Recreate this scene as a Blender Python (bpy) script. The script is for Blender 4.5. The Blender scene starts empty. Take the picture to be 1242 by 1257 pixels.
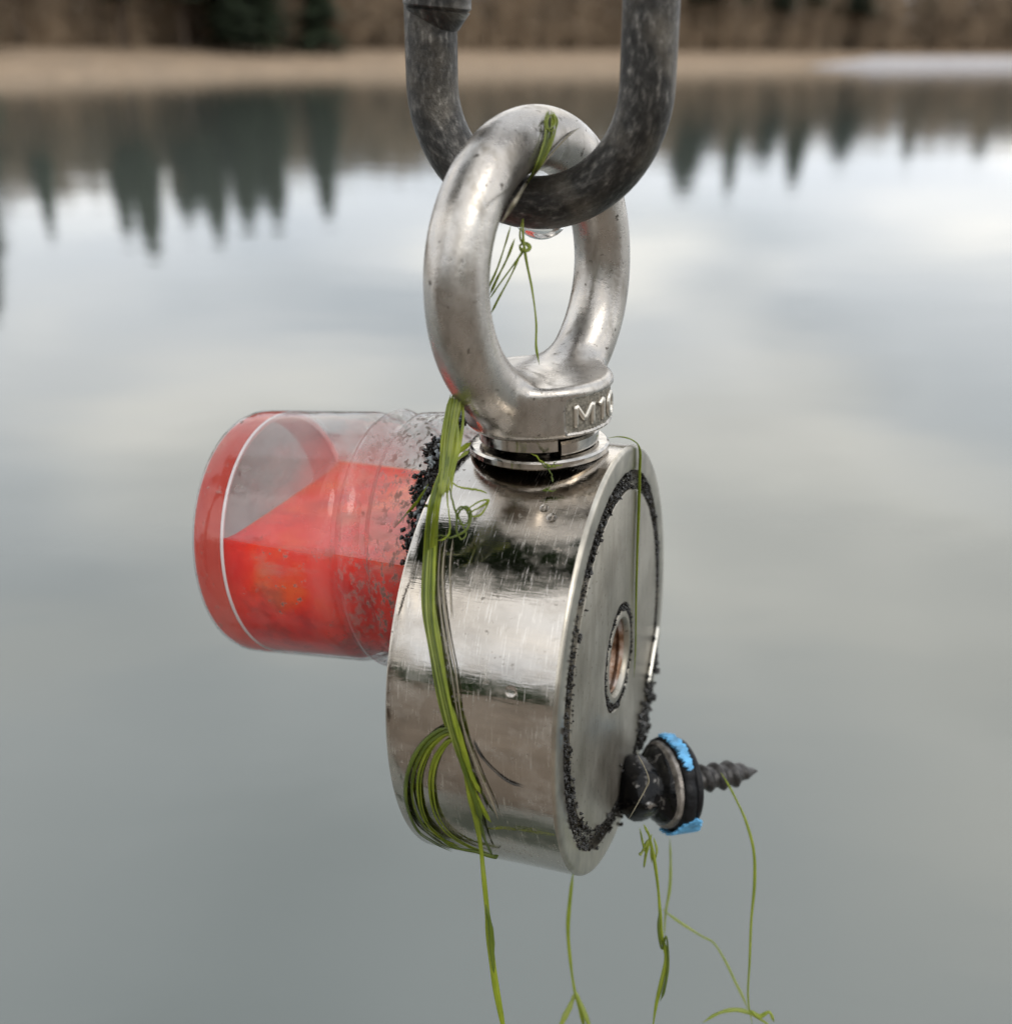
import bpy, math, random
import numpy as np
from mathutils import Vector, Matrix
random.seed(7); rng = np.random.default_rng(7)
sc = bpy.context.scene
col = sc.collection

# ------------------------------------------------------------------ camera
FPX, IW, IH = 1345.0, 1242.0, 1257.0
PIT = math.atan(558 / FPX)
HC = 1.80                                   # camera above the water, metres
CAM = Vector((0, 0, HC))
cd = bpy.data.cameras.new('camera'); cam = bpy.data.objects.new('camera', cd); col.objects.link(cam)
cam.location = CAM; cam.rotation_euler = (math.pi / 2 - PIT, 0, 0)
cd.sensor_fit = 'HORIZONTAL'; cd.sensor_width = 36; cd.lens = 36 * FPX / IW
cd.clip_start = 0.01; cd.clip_end = 3000
cd.dof.use_dof = True; cd.dof.focus_distance = 0.178; cd.dof.aperture_fstop = 14.5
sc.camera = cam

# ------------------------------------------------------------------ world, sun, exposure
SUN_AZ, SUN_EL = math.radians(140), math.radians(42)     # azimuth from +Y towards +X
w = bpy.data.worlds.new('World'); sc.world = w; w.use_nodes = True
nt = w.node_tree; nt.nodes.clear()
def N(nt, t, **kw):
    n = nt.nodes.new(t)
    for k, v in kw.items():
        if k.startswith('i_'):
            n.inputs[k[2:].replace('_', ' ')].default_value = v
        else: setattr(n, k, v)
    return n
def L(nt, a, b): nt.links.new(a, b)
def ramp(nt, fac, stops, interp='LINEAR'):
    r = N(nt, 'ShaderNodeValToRGB'); r.color_ramp.interpolation = interp
    e = r.color_ramp.elements
    while len(e) < len(stops): e.new(0.5)
    for q, (p, c) in zip(e, stops):
        q.position = p; q.color = (*c, 1) if len(c) == 3 else c
    L(nt, fac, r.inputs['Fac']); return r.outputs['Color']
def math_(nt, op, a, b=None, clamp=False):
    m = N(nt, 'ShaderNodeMath', operation=op); m.use_clamp = clamp
    for i, v in enumerate((a, b)):
        if v is None: continue
        if isinstance(v, (int, float)): m.inputs[i].default_value = v
        else: L(nt, v, m.inputs[i])
    return m.outputs[0]
def mixc(nt, fac, a, b, mode='MIX'):
    m = N(nt, 'ShaderNodeMix', data_type='RGBA', blend_type=mode)
    for i, v in ((0, fac), (6, a), (7, b)):
        if isinstance(v, (int, float)): m.inputs[i].default_value = v
        elif isinstance(v, tuple): m.inputs[i].default_value = (*v, 1) if len(v) == 3 else v
        else: L(nt, v, m.inputs[i])
    return m.outputs[2]

sky = N(nt, 'ShaderNodeTexSky', sky_type='NISHITA', sun_disc=False)
sky.sun_elevation = SUN_EL; sky.sun_rotation = SUN_AZ; sky.dust_density = 2.0
skyc = N(nt, 'ShaderNodeVectorMath', operation='SCALE'); skyc.inputs['Scale'].default_value = 0.10
L(nt, sky.outputs[0], skyc.inputs[0])
tc = N(nt, 'ShaderNodeTexCoord'); sx = N(nt, 'ShaderNodeSeparateXYZ'); L(nt, tc.outputs['Generated'], sx.inputs[0])
zz = math_(nt, 'ADD', math_(nt, 'MAXIMUM', sx.outputs[2], 0.0), 0.16)
cx = math_(nt, 'DIVIDE', sx.outputs[0], zz); cy = math_(nt, 'DIVIDE', sx.outputs[1], zz)
cv = N(nt, 'ShaderNodeCombineXYZ'); L(nt, cx, cv.inputs[0]); L(nt, cy, cv.inputs[1])
cn = N(nt, 'ShaderNodeTexNoise', i_Scale=1.15, i_Detail=2.5, i_Roughness=0.45); L(nt, cv.outputs[0], cn.inputs['Vector'])
cn2 = N(nt, 'ShaderNodeTexNoise', i_Scale=0.9, i_Detail=2.0); cn2.inputs['Vector'].default_value = (0, 0, 0)
off = N(nt, 'ShaderNodeVectorMath', operation='ADD'); off.inputs[1].default_value = (8.95, 7.75, 11.0); L(nt, cv.outputs[0], off.inputs[0]); L(nt, off.outputs[0], cn2.inputs['Vector'])
shade = ramp(nt, cn2.outputs['Fac'], [(0.30, (1.10, 1.18, 1.29)), (0.5, (1.37, 1.41, 1.47)), (0.66, (1.97, 1.91, 1.80))])
cover = ramp(nt, cn.outputs['Fac'], [(0.34, (0.68,) * 3), (0.5, (1, 1, 1))])
mixed = mixc(nt, cover, skyc.outputs[0], shade)
bg = N(nt, 'ShaderNodeBackground'); bg.inputs['Strength'].default_value = 1.0
L(nt, mixed, bg.inputs['Color'])
out = N(nt, 'ShaderNodeOutputWorld'); L(nt, bg.outputs[0], out.inputs[0])

sd = bpy.data.lights.new('sun', 'SUN'); sd.energy = 0.65; sd.angle = math.radians(22); sd.color = (1, 0.95, 0.87)
sun = bpy.data.objects.new('sun', sd); col.objects.link(sun)
sv = Vector((math.sin(SUN_AZ) * math.cos(SUN_EL), math.cos(SUN_AZ) * math.cos(SUN_EL), math.sin(SUN_EL)))
sun.rotation_euler = sv.to_track_quat('Z', 'Y').to_euler(); sun.location = (0, 0, 30)
sc.view_settings.view_transform = 'Standard'; sc.view_settings.look = 'None'
sc.view_settings.exposure = 0.0; sc.view_settings.gamma = 1.0; sc.view_settings.use_curve_mapping = False
sc.cycles.max_bounces = 6; sc.cycles.transparent_max_bounces = 12
sc.cycles.caustics_reflective = False; sc.cycles.caustics_refractive = False
sc.cycles.sample_clamp_indirect = 6.0
sc.cycles.use_denoising = True; sc.cycles.use_adaptive_sampling = True; sc.cycles.adaptive_threshold = 0.02

# ------------------------------------------------------------------ pixel rays -> points of the place
cp, sp_ = math.cos(PIT), math.sin(PIT)
def ray(px, py):
    a, b = (px - IW / 2) / FPX, -(py - IH / 2) / FPX
    return Vector((a, cp + b * sp_, -sp_ + b * cp))          # unit depth along the optical axis
def at(px, py, depth): return CAM + ray(px, py) * depth
def ground(px, py, z=0.0):
    r = ray(px, py); return CAM + r * ((z - HC) / r.z)

# ------------------------------------------------------------------ object helpers
def tag(o, label=None, cat=None, group=None, kind=None):
    for k, v in (('label', label), ('category', cat), ('group', group), ('kind', kind)):
        if v: o[k] = v
    return o
def obj(name, verts, faces, mat, parent=None, smooth=True, uvs=None):
    me = bpy.data.meshes.new(name)
    me.from_pydata([tuple(map(float, v)) for v in verts], [], [tuple(map(int, f)) for f in faces])
    if uvs is not None:
        ul = me.uv_layers.new(name='UVMap'); li = np.empty(len(me.loops), dtype=np.int32)
        if len(uvs) == len(me.loops): fl = np.asarray(uvs, dtype=np.float32)
        else:
            me.loops.foreach_get('vertex_index', li); fl = np.asarray(uvs, dtype=np.float32)[li]
        ul.data.foreach_set('uv', fl.ravel())
    me.validate(); me.update()
    if smooth: me.polygons.foreach_set('use_smooth', [True] * len(me.polygons))
    if mat: me.materials.append(mat)
    o = bpy.data.objects.new(name, me); col.objects.link(o)
    if parent: o.parent = parent
    return o
def smooth_by_angle(o, deg=35):
    me = o.data; import bmesh
    bm = bmesh.new(); bm.from_mesh(me); lim = math.radians(deg)
    for e in bm.edges:
        if len(e.link_faces) == 2 and e.calc_face_angle(0) > lim: e.smooth = False
    bm.to_mesh(me); bm.free(); return o
def empty(name, loc=(0, 0, 0), rot=None):
    o = bpy.data.objects.new(name, None); col.objects.link(o); o.empty_display_size = 0.02
    if rot is not None:
        m = rot.to_4x4(); m.translation = Vector(loc); o.matrix_world = m
    else: o.location = loc
    return o
def catmull(pts, n=8):
    P = [Vector(p) for p in pts]; P = [P[0] * 2 - P[1]] + P + [P[-1] * 2 - P[-2]]; o = []
    for i in range(1, len(P) - 2):
        a, b, c, d = P[i - 1:i + 3]
        for k in range(n):
            t = k / n
            o.append(0.5 * ((2 * b) + (c - a) * t + (2 * a - 5 * b + 4 * c - d) * t * t + (3 * b - a - 3 * c + d) * t ** 3))
    o.append(P[-2]); return o
def tube_data(pts, rad, seg=8, flat=1.0, closed=False, caps=True, side=None):
    """tube along pts; rad is a number or f(t); flat squashes the section; UV = (turn, length)"""
    n = len(pts); V = []; F = []; UV = []; nrm = None; ln = 0
    for i, p in enumerate(pts):
        a = pts[(i - 1) % n] if (closed or i > 0) else p
        b = pts[(i + 1) % n] if (closed or i < n - 1) else p
        t = (b - a).normalized()
        if nrm is None:
            nrm = t.cross(side if side is not None else Vector((0.13, 0.2, 1) if abs(t.z) < .9 else (1, 0.1, 0))).normalized()
        else:
            nrm = (nrm - t * nrm.dot(t)).normalized()
        bi = t.cross(nrm)
        if i: ln += (p - pts[i - 1]).length
        r = rad(i / (n - 1)) if callable(rad) else rad
        for k in range(seg):
            an = 2 * math.pi * k / seg
            V.append(p + nrm * (math.cos(an) * r) + bi * (math.sin(an) * r * flat)); UV.append((k / seg, ln))
    m = n if closed else n - 1
    for i in range(m):
        for k in range(seg):
            a, b = i * seg + k, i * seg + (k + 1) % seg; j = ((i + 1) % n) * seg
            F.append((a, b, j + (k + 1) % seg, j + k))
    if caps and not closed:
        F.append(tuple(range(seg))[::-1]); F.append(tuple(range((n - 1) * seg, n * seg)))
    return V, F, UV
def merge(parts):
    V, F, UV = [], [], []
    for p in parts:
        o = len(V); V += list(p[0]); F += [tuple(i + o for i in f) for f in p[1]]
        if len(p) > 2: UV += list(p[2])
    return V, F, (UV if len(UV) == len(V) else None)
def lathe(prof, seg=96, wob=None):
    """profile [(x, r)] turned about local X"""
    V = []; F = []; n = len(prof)
    for i, (x, r) in enumerate(prof):
        for k in range(seg):
            a = 2 * math.pi * k / seg
            rr = r if wob is None else r * (1 + wob(i, a))
            V.append((x, rr * math.cos(a), rr * math.sin(a)))
    for i in range(n - 1):
        for k in range(seg):
            a, b = i * seg + k, i * seg + (k + 1) % seg
            F.append((a, b, b + seg, a + seg))
    return V, F
ICO = None
def ico():
    global ICO
    if ICO is None:
        import bmesh
        bm = bmesh.new(); bmesh.ops.create_icosphere(bm, subdivisions=1, radius=1)
        ICO = ([v.co.copy() for v in bm.verts], [tuple(v.index for v in f.verts) for f in bm.faces]); bm.free()
    return ICO
def lumps(items):
    """items: (centre, radius); rough little lumps in one mesh"""
    V0, F0 = ico(); V = []; F = []
    for c, r in items:
        o = len(V); s = [random.uniform(.6, 1.25) for _ in range(3)]
        for v in V0:
            q = r * random.uniform(.35, 1.45); V.append((c[0] + v.x * q * s[0], c[1] + v.y * q * s[1], c[2] + v.z * q * s[2]))
        F += [tuple(i + o for i in f) for f in F0]
    return V, F
def surface_nets(fn, lo, hi, h):
    """smooth mesh of fn(x,y,z)=0 on a grid"""
    ax = [np.arange(a, b + h, h) for a, b in zip(lo, hi)]
    X, Y, Z = np.meshgrid(*ax, indexing='ij'); D = fn(X, Y, Z); S = D < 0
    nx, ny, nz = [s - 1 for s in D.shape]
    acc = np.zeros((nx, ny, nz, 3)); cnt = np.zeros((nx, ny, nz))
    C8 = [(i, j, k) for i in (0, 1) for j in (0, 1) for k in (0, 1)]
    def cut(c): return tuple(slice(q, q + m) for q, m in zip(c, (nx, ny, nz)))
    for a in C8:
        for d in range(3):
            if a[d]: continue
            b = list(a); b[d] = 1; b = tuple(b)
            da, db = D[cut(a)], D[cut(b)]; m = S[cut(a)] != S[cut(b)]
            t = np.where(m, da / np.where(m, da - db, 1), 0)
            for q in range(3):
                acc[..., q] += np.where(m, a[q] + (t if q == d else 0), 0)
            cnt += m
    act = cnt > 0; idx = -np.ones(act.shape, int); idx[act] = np.arange(act.sum())
    g = np.argwhere(act); V = (g + acc[act] / cnt[act][:, None]) * h + np.array(lo)
    F = []
    for d in range(3):
        u, v = (d + 1) % 3, (d + 2) % 3
        sa = [slice(0, None)] * 3; sa[d] = slice(0, -1); sb = [slice(0, None)] * 3; sb[d] = slice(1, None)
        m = S[tuple(sa)] != S[tuple(sb)]; e = np.argwhere(m)
        e = e[(e[:, u] > 0) & (e[:, v] > 0) & (e[:, u] < D.shape[u] - 1) & (e[:, v] < D.shape[v] - 1)]
        ins = S[tuple(e.T)]
        def cell(du, dv):
            q = e.copy(); q[:, u] -= du; q[:, v] -= dv; return idx[tuple(q.T)]
        q = np.stack([cell(1, 1), cell(0, 1), cell(0, 0), cell(1, 0)], 1)
        q[~ins] = q[~ins][:, ::-1]; F.append(q)
    return V, np.concatenate(F)

# ------------------------------------------------------------------ materials
def mat(name):
    m = bpy.data.materials.new(name); m.use_nodes = True; t = m.node_tree; t.nodes.clear()
    o = N(t, 'ShaderNodeOutputMaterial'); return m, t, o
def principled(t, o, **kw):
    p = N(t, 'ShaderNodeBsdfPrincipled')
    for k, v in kw.items():
        k = k.replace('_', ' ')
        if isinstance(v, tuple) and len(v) == 3 and p.inputs[k].type == 'RGBA': v = (*v, 1)
        if hasattr(v, 'is_linked'): L(t, v, p.inputs[k])
        else: p.inputs[k].default_value = v
    L(t, p.outputs[0], o.inputs[0]); return p
def noise(t, scale, detail=3, rough=.5, stretch=None, uv=False, dist=0.0):
    c = N(t, 'ShaderNodeTexCoord'); src = c.outputs['UV' if uv else 'Object']
    if stretch:
        mp = N(t, 'ShaderNodeMapping'); mp.inputs['Scale'].default_value = stretch; L(t, src, mp.inputs[0]); src = mp.outputs[0]
    n = N(t, 'ShaderNodeTexNoise', i_Scale=scale, i_Detail=detail, i_Roughness=rough, i_Distortion=dist); L(t, src, n.inputs['Vector'])
    return n.outputs['Fac']
def bump(t, h, dist, strength=1.0, prev=None):
    b = N(t, 'ShaderNodeBump'); b.inputs['Distance'].default_value = dist; b.inputs['Strength'].default_value = strength
    L(t, h, b.inputs['Height'])
    if prev is not None: L(t, prev, b.inputs['Normal'])
    return b.outputs[0]
def simple(name, c, rough=.5, metal=0.0, var=.3, scale=300, bmp=0.0, **kw):
    m, t, o = mat(name); n = noise(t, scale, 4)
    cc = ramp(t, n, [(.3, tuple(x * (1 - var) for x in c)), (.7, tuple(min(1, x * (1 + var)) for x in c))])
    p = principled(t, o, Base_Color=cc, Roughness=rough, Metallic=metal, **kw)
    if bmp: L(t, bump(t, noise(t, scale * 2, 4), bmp), p.inputs['Normal'])
    return m

def m_nickel():
    m, t, o = mat('scratched_nickel')
    # fine scratches running every way, mostly up and down the curve
    s1 = noise(t, 1, 2, .5, (260, 5200, 800), dist=.6)
    mp = None
    c = N(t, 'ShaderNodeTexCoord')
    hair = None
    for rot, sc_ in (((.5, .3, .4), (5200, 180, 260)), ((-.6, .2, -.35), (4200, 150, 240)), ((.1, .9, 1.1), (4600, 160, 200))):
        mp = N(t, 'ShaderNodeMapping'); mp.inputs['Rotation'].default_value = rot; mp.inputs['Scale'].default_value = sc_
        L(t, c.outputs['Object'], mp.inputs[0])
        n = N(t, 'ShaderNodeTexNoise', i_Scale=1.0, i_Detail=1.0); L(t, mp.outputs[0], n.inputs['Vector'])
        h = ramp(t, n.outputs['Fac'], [(.66, (0, 0, 0)), (.72, (1, 1, 1))])
        h = math_(t, 'MULTIPLY', h, ramp(t, noise(t, 70 + 60 * len(sc_) + 900 * rot[0] ** 2, 3), [(.36, (0,) * 3), (.56, (1,) * 3)]))
        hair = h if hair is None else mixc(t, 1.0, hair, h, 'LIGHTEN')
    big = noise(t, 90, 4); film = noise(t, 1, 4, .55, (60, 110, 110))
    spots = ramp(t, noise(t, 900, 3, .6), [(.63, (0, 0, 0)), (.69, (1, 1, 1))])
    spots = math_(t, 'MULTIPLY', spots, ramp(t, noise(t, 130, 2), [(.42, (0,) * 3), (.6, (1,) * 3)]))
    base = ramp(t, film, [(.3, (.38, .345, .30)), (.5, (.52, .475, .42)), (.7, (.61, .565, .505))])
    base = mixc(t, math_(t, 'MULTIPLY', hair, .55), base, (.88, .84, .77))
    base = mixc(t, math_(t, 'MULTIPLY', spots, .8), base, (.10, .085, .06))
    rough = ramp(t, big, [(.35, (.035,) * 3), (.55, (.085,) * 3), (.72, (.24,) * 3)])
    rough = mixc(t, math_(t, 'MULTIPLY', hair, .6), rough, (.45,) * 3)
    dry = ramp(t, noise(t, 1, 5, .65, (90, 130, 130)), [(.50, (0,) * 3), (.72, (.5,) * 3)])   # dried water film, in bands
    base = mixc(t, dry, base, (.40, .35, .29)); rough = mixc(t, dry, rough, (.5,) * 3)
    met = math_(t, 'SUBTRACT', math_(t, 'SUBTRACT', 1.0, math_(t, 'MULTIPLY', spots, .8)), math_(t, 'MULTIPLY', dry, .9), True)
    p = principled(t, o, Base_Color=base, Roughness=rough, Metallic=met)
    b = bump(t, s1, .00004, .35); b = bump(t, hair, .00003, -.5, b); b = bump(t, noise(t, 55, 3), .0005, .10, b)
    L(t, b, p.inputs['Normal']); return m
def m_face():
    m, t, o = mat('dull_nickel_face')
    s = noise(t, 1, 3, .6, (700, 1900, 160), dist=.5); big = noise(t, 70, 5, .6)
    base = ramp(t, big, [(.35, (.27, .245, .20)), (.5, (.38, .35, .295)), (.68, (.50, .47, .41))])
    dark = ramp(t, noise(t, 1, 4, .65, (220, 420, 60)), [(.58, (0,) * 3), (.78, (1,) * 3)])
    base = mixc(t, math_(t, 'MULTIPLY', dark, .75), base, (.20, .18, .14))
    smear = ramp(t, noise(t, 1, 5, .6, (90, 140, 38)), [(.45, (0,) * 3), (.66, (.55,) * 3)])
    base = mixc(t, smear, base, (.22, .205, .165))
    pit = ramp(t, noise(t, 1100, 3), [(.64, (0,) * 3), (.70, (1,) * 3)])
    base = mixc(t, math_(t, 'MULTIPLY', pit, .7), base, (.08, .07, .05))
    p = principled(t, o, Base_Color=base, Metallic=.82, Roughness=ramp(t, s, [(.3, (.30,) * 3), (.7, (.48,) * 3)]))
    L(t, bump(t, s, .00005, .7), p.inputs['Normal']); return m
def m_cast():
    m, t, o = mat('forged_stainless')
    gr = noise(t, 2600, 2, .5); mid = noise(t, 420, 4, .6); big = noise(t, 95, 4)
    pit = ramp(t, noise(t, 850, 2), [(.66, (0,) * 3), (.71, (1,) * 3)])
    pit = math_(t, 'MULTIPLY', pit, ramp(t, noise(t, 160, 2), [(.45, (0,) * 3), (.6, (1,) * 3)]))
    base = ramp(t, big, [(.3, (.37, .345, .315)), (.5, (.47, .44, .405)), (.7, (.56, .53, .485))])
    dirt = ramp(t, noise(t, 1, 5, .65, (330, 330, 110)), [(.52, (0,) * 3), (.70, (1,) * 3)])
    base = mixc(t, math_(t, 'MULTIPLY', dirt, .65), base, (.20, .175, .14))
    base = mixc(t, math_(t, 'MULTIPLY', pit, .85), base, (.06, .05, .04))
    rough = math_(t, 'ADD', ramp(t, mid, [(.3, (.20,) * 3), (.7, (.36,) * 3)]), math_(t, 'MULTIPLY', dirt, .15))
    p = principled(t, o, Base_Color=base, Metallic=.95, Roughness=rough)
    b = bump(t, gr, .00006, .35); b = bump(t, mid, .00022, .35, b); b = bump(t, pit, .00012, -.6, b); L(t, b, p.inputs['Normal']); return m
def m_link():
    m, t, o = mat('weathered_dark_steel')
    st = noise(t, 1, 4, .65, (24, 420, 1), uv=True); fine = noise(t, 1, 4, .65, (110, 1300, 1), uv=True); big = noise(t, 130, 4)
    base = ramp(t, st, [(.30, (.022, .021, .02)), (.50, (.05, .048, .045)), (.62, (.12, .114, .105)), (.74, (.34, .32, .29))])
    base = mixc(t, ramp(t, big, [(.48, (0,) * 3), (.68, (.5,) * 3)]), base, (.20, .175, .14))
    base = mixc(t, ramp(t, fine, [(.56, (0,) * 3), (.66, (.75,) * 3)]), base, (.03, .028, .025))
    p = principled(t, o, Base_Color=base, Metallic=.75, Roughness=ramp(t, fine, [(.3, (.26,) * 3), (.7, (.5,) * 3)]))
    b = bump(t, st, .00025, .5); b = bump(t, fine, .00016, .7, b); b = bump(t, big, .0006, .4, b); L(t, b, p.inputs['Normal']); return m
def m_rust():
    m, t, o = mat('rusty_thread')
    n = noise(t, 330, 5, .6)
    base = ramp(t, n, [(.3, (.05, .028, .018)), (.46, (.20, .105, .055)), (.58, (.38, .29, .24)), (.75, (.48, .43, .40))])
    p = principled(t, o, Base_Color=base, Metallic=.5, Roughness=.42); L(t, bump(t, n, .0003), p.inputs['Normal']); return m
def m_weed(name, a, b, tr=.45):
    m, t, o = mat(name)
    n = noise(t, 260, 4); s = noise(t, 1, 3, .6, (17, 5, 1), uv=True)
    c = mixc(t, .5, ramp(t, n, [(.3, a), (.7, b)]), ramp(t, s, [(.35, a), (.65, b)]))
    p = N(t, 'ShaderNodeBsdfPrincipled'); L(t, c, p.inputs['Base Color']); p.inputs['Roughness'].default_value = .12
    L(t, bump(t, s, .00015, .6), p.inputs['Normal'])
    tl = N(t, 'ShaderNodeBsdfTranslucent'); L(t, mixc(t, .5, c, (.45, .55, .08), 'MIX'), tl.inputs['Color'])
    mx = N(t, 'ShaderNodeMixShader'); mx.inputs[0].default_value = tr
    L(t, p.outputs[0], mx.inputs[1]); L(t, tl.outputs[0], mx.inputs[2]); L(t, mx.outputs[0], o.inputs[0]); return m
def m_jar():
    m, t, o = mat('clear_scuffed_plastic')
    tr = N(t, 'ShaderNodeBsdfTransparent'); tr.inputs[0].default_value = (.93, .93, .94, 1)
    gl = N(t, 'ShaderNodeBsdfGlossy'); gl.inputs['Roughness'].default_value = .06
    L(t, bump(t, noise(t, 120, 3), .0006, .25), gl.inputs['Normal'])
    fr = N(t, 'ShaderNodeLayerWeight'); fr.inputs['Blend'].default_value = .5
    f2 = math_(t, 'ADD', math_(t, 'MULTIPLY', math_(t, 'POWER', fr.outputs['Facing'], 4.5), .8), .05, True)
    mx = N(t, 'ShaderNodeMixShader'); L(t, f2, mx.inputs[0]); L(t, tr.outputs[0], mx.inputs[1]); L(t, gl.outputs[0], mx.inputs[2])
    # mud film and specks dried on the plastic
    film = ramp(t, noise(t, 1, 5, .65, (120, 60, 60)), [(.44, (.01,) * 3), (.74, (.15,) * 3)])
    sp = ramp(t, noise(t, 650, 4, .65), [(.60, (0,) * 3), (.67, (1,) * 3)])
    sp = math_(t, 'MULTIPLY', sp, ramp(t, noise(t, 75, 3), [(.42, (0,) * 3), (.56, (.9,) * 3)]))
    ox = N(t, 'ShaderNodeSeparateXYZ'); cc = N(t, 'ShaderNodeTexCoord'); L(t, cc.outputs['Object'], ox.inputs[0])
    near = math_(t, 'MULTIPLY', math_(t, 'SUBTRACT', .021, ox.outputs[0]), 70, True)        # grime gathers at the mouth
    gm = math_(t, 'MULTIPLY', ramp(t, noise(t, 1, 5, .7, (900, 520, 520)), [(.50, (0,) * 3), (.60, (1,) * 3)]), near)
    top = math_(t, 'MULTIPLY', ramp(t, noise(t, 1, 5, .65, (70, 200, 200)), [(.50, (0,) * 3), (.66, (.75,) * 3)]), ramp(t, noise(t, 40, 2), [(.45, (0,) * 3), (.62, (1,) * 3)]))
    sp = math_(t, 'MAXIMUM', sp, math_(t, 'MAXIMUM', math_(t, 'MULTIPLY', gm, .85), math_(t, 'MULTIPLY', top, .7)))
    df = N(t, 'ShaderNodeBsdfDiffuse'); L(t, mixc(t, sp, (.50, .46, .41), (.075, .06, .045)), df.inputs[0])
    m2 = N(t, 'ShaderNodeMixShader'); L(t, math_(t, 'MAXIMUM', film, sp), m2.inputs[0]); L(t, mx.outputs[0], m2.inputs[1]); L(t, df.outputs[0], m2.inputs[2])
    # soft pink sheen of the liquid's surface, put into the wall colour
    vd = N(t, 'ShaderNodeVectorMath', operation='DISTANCE'); L(t, cc.outputs['Object'], vd.inputs[0]); vd.inputs[1].default_value = (.016, .014, .011)
    dd = math_(t, 'ADD', vd.outputs['Value'], math_(t, 'MULTIPLY', math_(t, 'SUBTRACT', noise(t, 130, 4), .5), .016))
    rs = N(t, 'ShaderNodeMapRange', interpolation_type='SMOOTHSTEP'); L(t, dd, rs.inputs[0]); rs.inputs[1].default_value = .019; rs.inputs[2].default_value = .004; rs.inputs[3].default_value = 0; rs.inputs[4].default_value = .46
    pk = N(t, 'ShaderNodeBsdfDiffuse'); pk.inputs[0].default_value = (.80, .25, .23, 1); pt = N(t, 'ShaderNodeBsdfTranslucent'); pt.inputs[0].default_value = (.85, .22, .19, 1)
    pm = N(t, 'ShaderNodeMixShader'); pm.inputs[0].default_value = .4; L(t, pk.outputs[0], pm.inputs[1]); L(t, pt.outputs[0], pm.inputs[2])
    m3 = N(t, 'ShaderNodeMixShader'); L(t, rs.outputs[0], m3.inputs[0]); L(t, m2.outputs[0], m3.inputs[1]); L(t, pm.outputs[0], m3.inputs[2])
    L(t, m3.outputs[0], o.inputs[0]); return m
def m_liquid():
    m, t, o = mat('red_liquid')
    n = noise(t, 75, 4, .5)
    c = ramp(t, n, [(.30, (.74, .014, .014)), (.5, (.93, .04, .018)), (.7, (.98, .16, .022))])
    c = mixc(t, ramp(t, noise(t, 105, 4, .6), [(.52, (0,) * 3), (.72, (.8,) * 3)]), c, (.30, .010, .012))
    p = principled(t, o, Base_Color=c, Roughness=.3, Subsurface_Weight=.6, Subsurface_Scale=.012)
    p.inputs['Subsurface Radius'].default_value = (1.0, .25, .2); return m
def m_base_red():
    m, t, o = mat('refracted_red_plastic')  # liquid's red as refracted in the clear base, put in as colour
    df = N(t, 'ShaderNodeBsdfDiffuse'); L(t, ramp(t, noise(t, 90, 4), [(.35, (.75, .07, .05)), (.65, (.88, .22, .17))]), df.inputs[0])
    tl = N(t, 'ShaderNodeBsdfTranslucent'); tl.inputs[0].default_value = (.9, .16, .10, 1)
    a = N(t, 'ShaderNodeMixShader'); a.inputs[0].default_value = .5; L(t, df.outputs[0], a.inputs[1]); L(t, tl.outputs[0], a.inputs[2])
    tr = N(t, 'ShaderNodeBsdfTransparent'); tr.inputs[0].default_value = (.95, .6, .55, 1)
    b = N(t, 'ShaderNodeMixShader'); b.inputs[0].default_value = .62; L(t, tr.outputs[0], b.inputs[1]); L(t, a.outputs[0], b.inputs[2])
    L(t, b.outputs[0], o.inputs[0]); return m
def m_glass():
    m, t, o = mat('water_drop')
    principled(t, o, Base_Color=(1, 1, 1), Roughness=0.0, IOR=1.33, Transmission_Weight=1.0); return m
def m_water():
    m, t, o = mat('lake_water')
    p = principled(t, o, Base_Color=(.086, .099, .085), Roughness=.04, IOR=2.0)
    c = N(t, 'ShaderNodeTexCoord')
    mp = N(t, 'ShaderNodeMapping'); mp.inputs['Scale'].default_value = (.5, 1.0, 1); L(t, c.outputs['Object'], mp.inputs[0])
    n = N(t, 'ShaderNodeTexNoise', i_Scale=1.6, i_Detail=3.0); L(t, mp.outputs[0], n.inputs['Vector'])
    n2 = N(t, 'ShaderNodeTexNoise', i_Scale=.25, i_Detail=2.0); L(t, mp.outputs[0], n2.inputs['Vector'])
    b = bump(t, n.outputs['Fac'], .009, .6); b = bump(t, n2.outputs['Fac'], .016, .6, b)
    L(t, b, p.inputs['Normal']); return m

NICKEL, FACE, CAST, LINK, RUST = m_nickel(), m_face(), m_cast(), m_link(), m_rust()
RIM = simple('worn_rim_edge', (.46, .425, .36), .28, .95, .3, 240)
GRIT = simple('black_magnetic_grit', (.013, .0115, .0095), .26, .0, .7, 1500, Specular_IOR_Level=.35)
MUCK = simple('grey_blue_muck', (.20, .22, .23), .35, .0, .5, 700)
LETTER = simple('raised_letter_steel', (.66, .62, .55), .3, .95, .15, 900, .00002)
WASH = simple('bright_washer_steel', (.50, .47, .43), .14, 1.0, .25, 500, .00003)
WEED = m_weed('green_waterweed', (.16, .235, .012), (.48, .53, .06))
WEED_D = m_weed('dark_waterweed', (.05, .085, .008), (.17, .22, .025), .3)
WEED_P = m_weed('pale_waterweed', (.30, .38, .06), (.48, .52, .14), .5)
FIBRE = m_weed('straw_fibre', (.25, .21, .15), (.42, .37, .28), .3)
HAIR = simple('black_hair', (.02, .018, .015), .4)
JAR, LIQ, JBASE, DROP = m_jar(), m_liquid(), m_base_red(), m_glass()
BLACKR = simple('black_rubber', (.007, .007, .008), .42, .0, .4, 600, .00015, Specular_IOR_Level=.22)
GREYM = simple('scuffed_grey_washer', (.22, .20, .18), .42, .5, .6, 600, .0002)
THREAD = simple('dark_zinc_thread', (.065, .062, .06), .42, .6, .5, 800, .0001)
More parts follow.
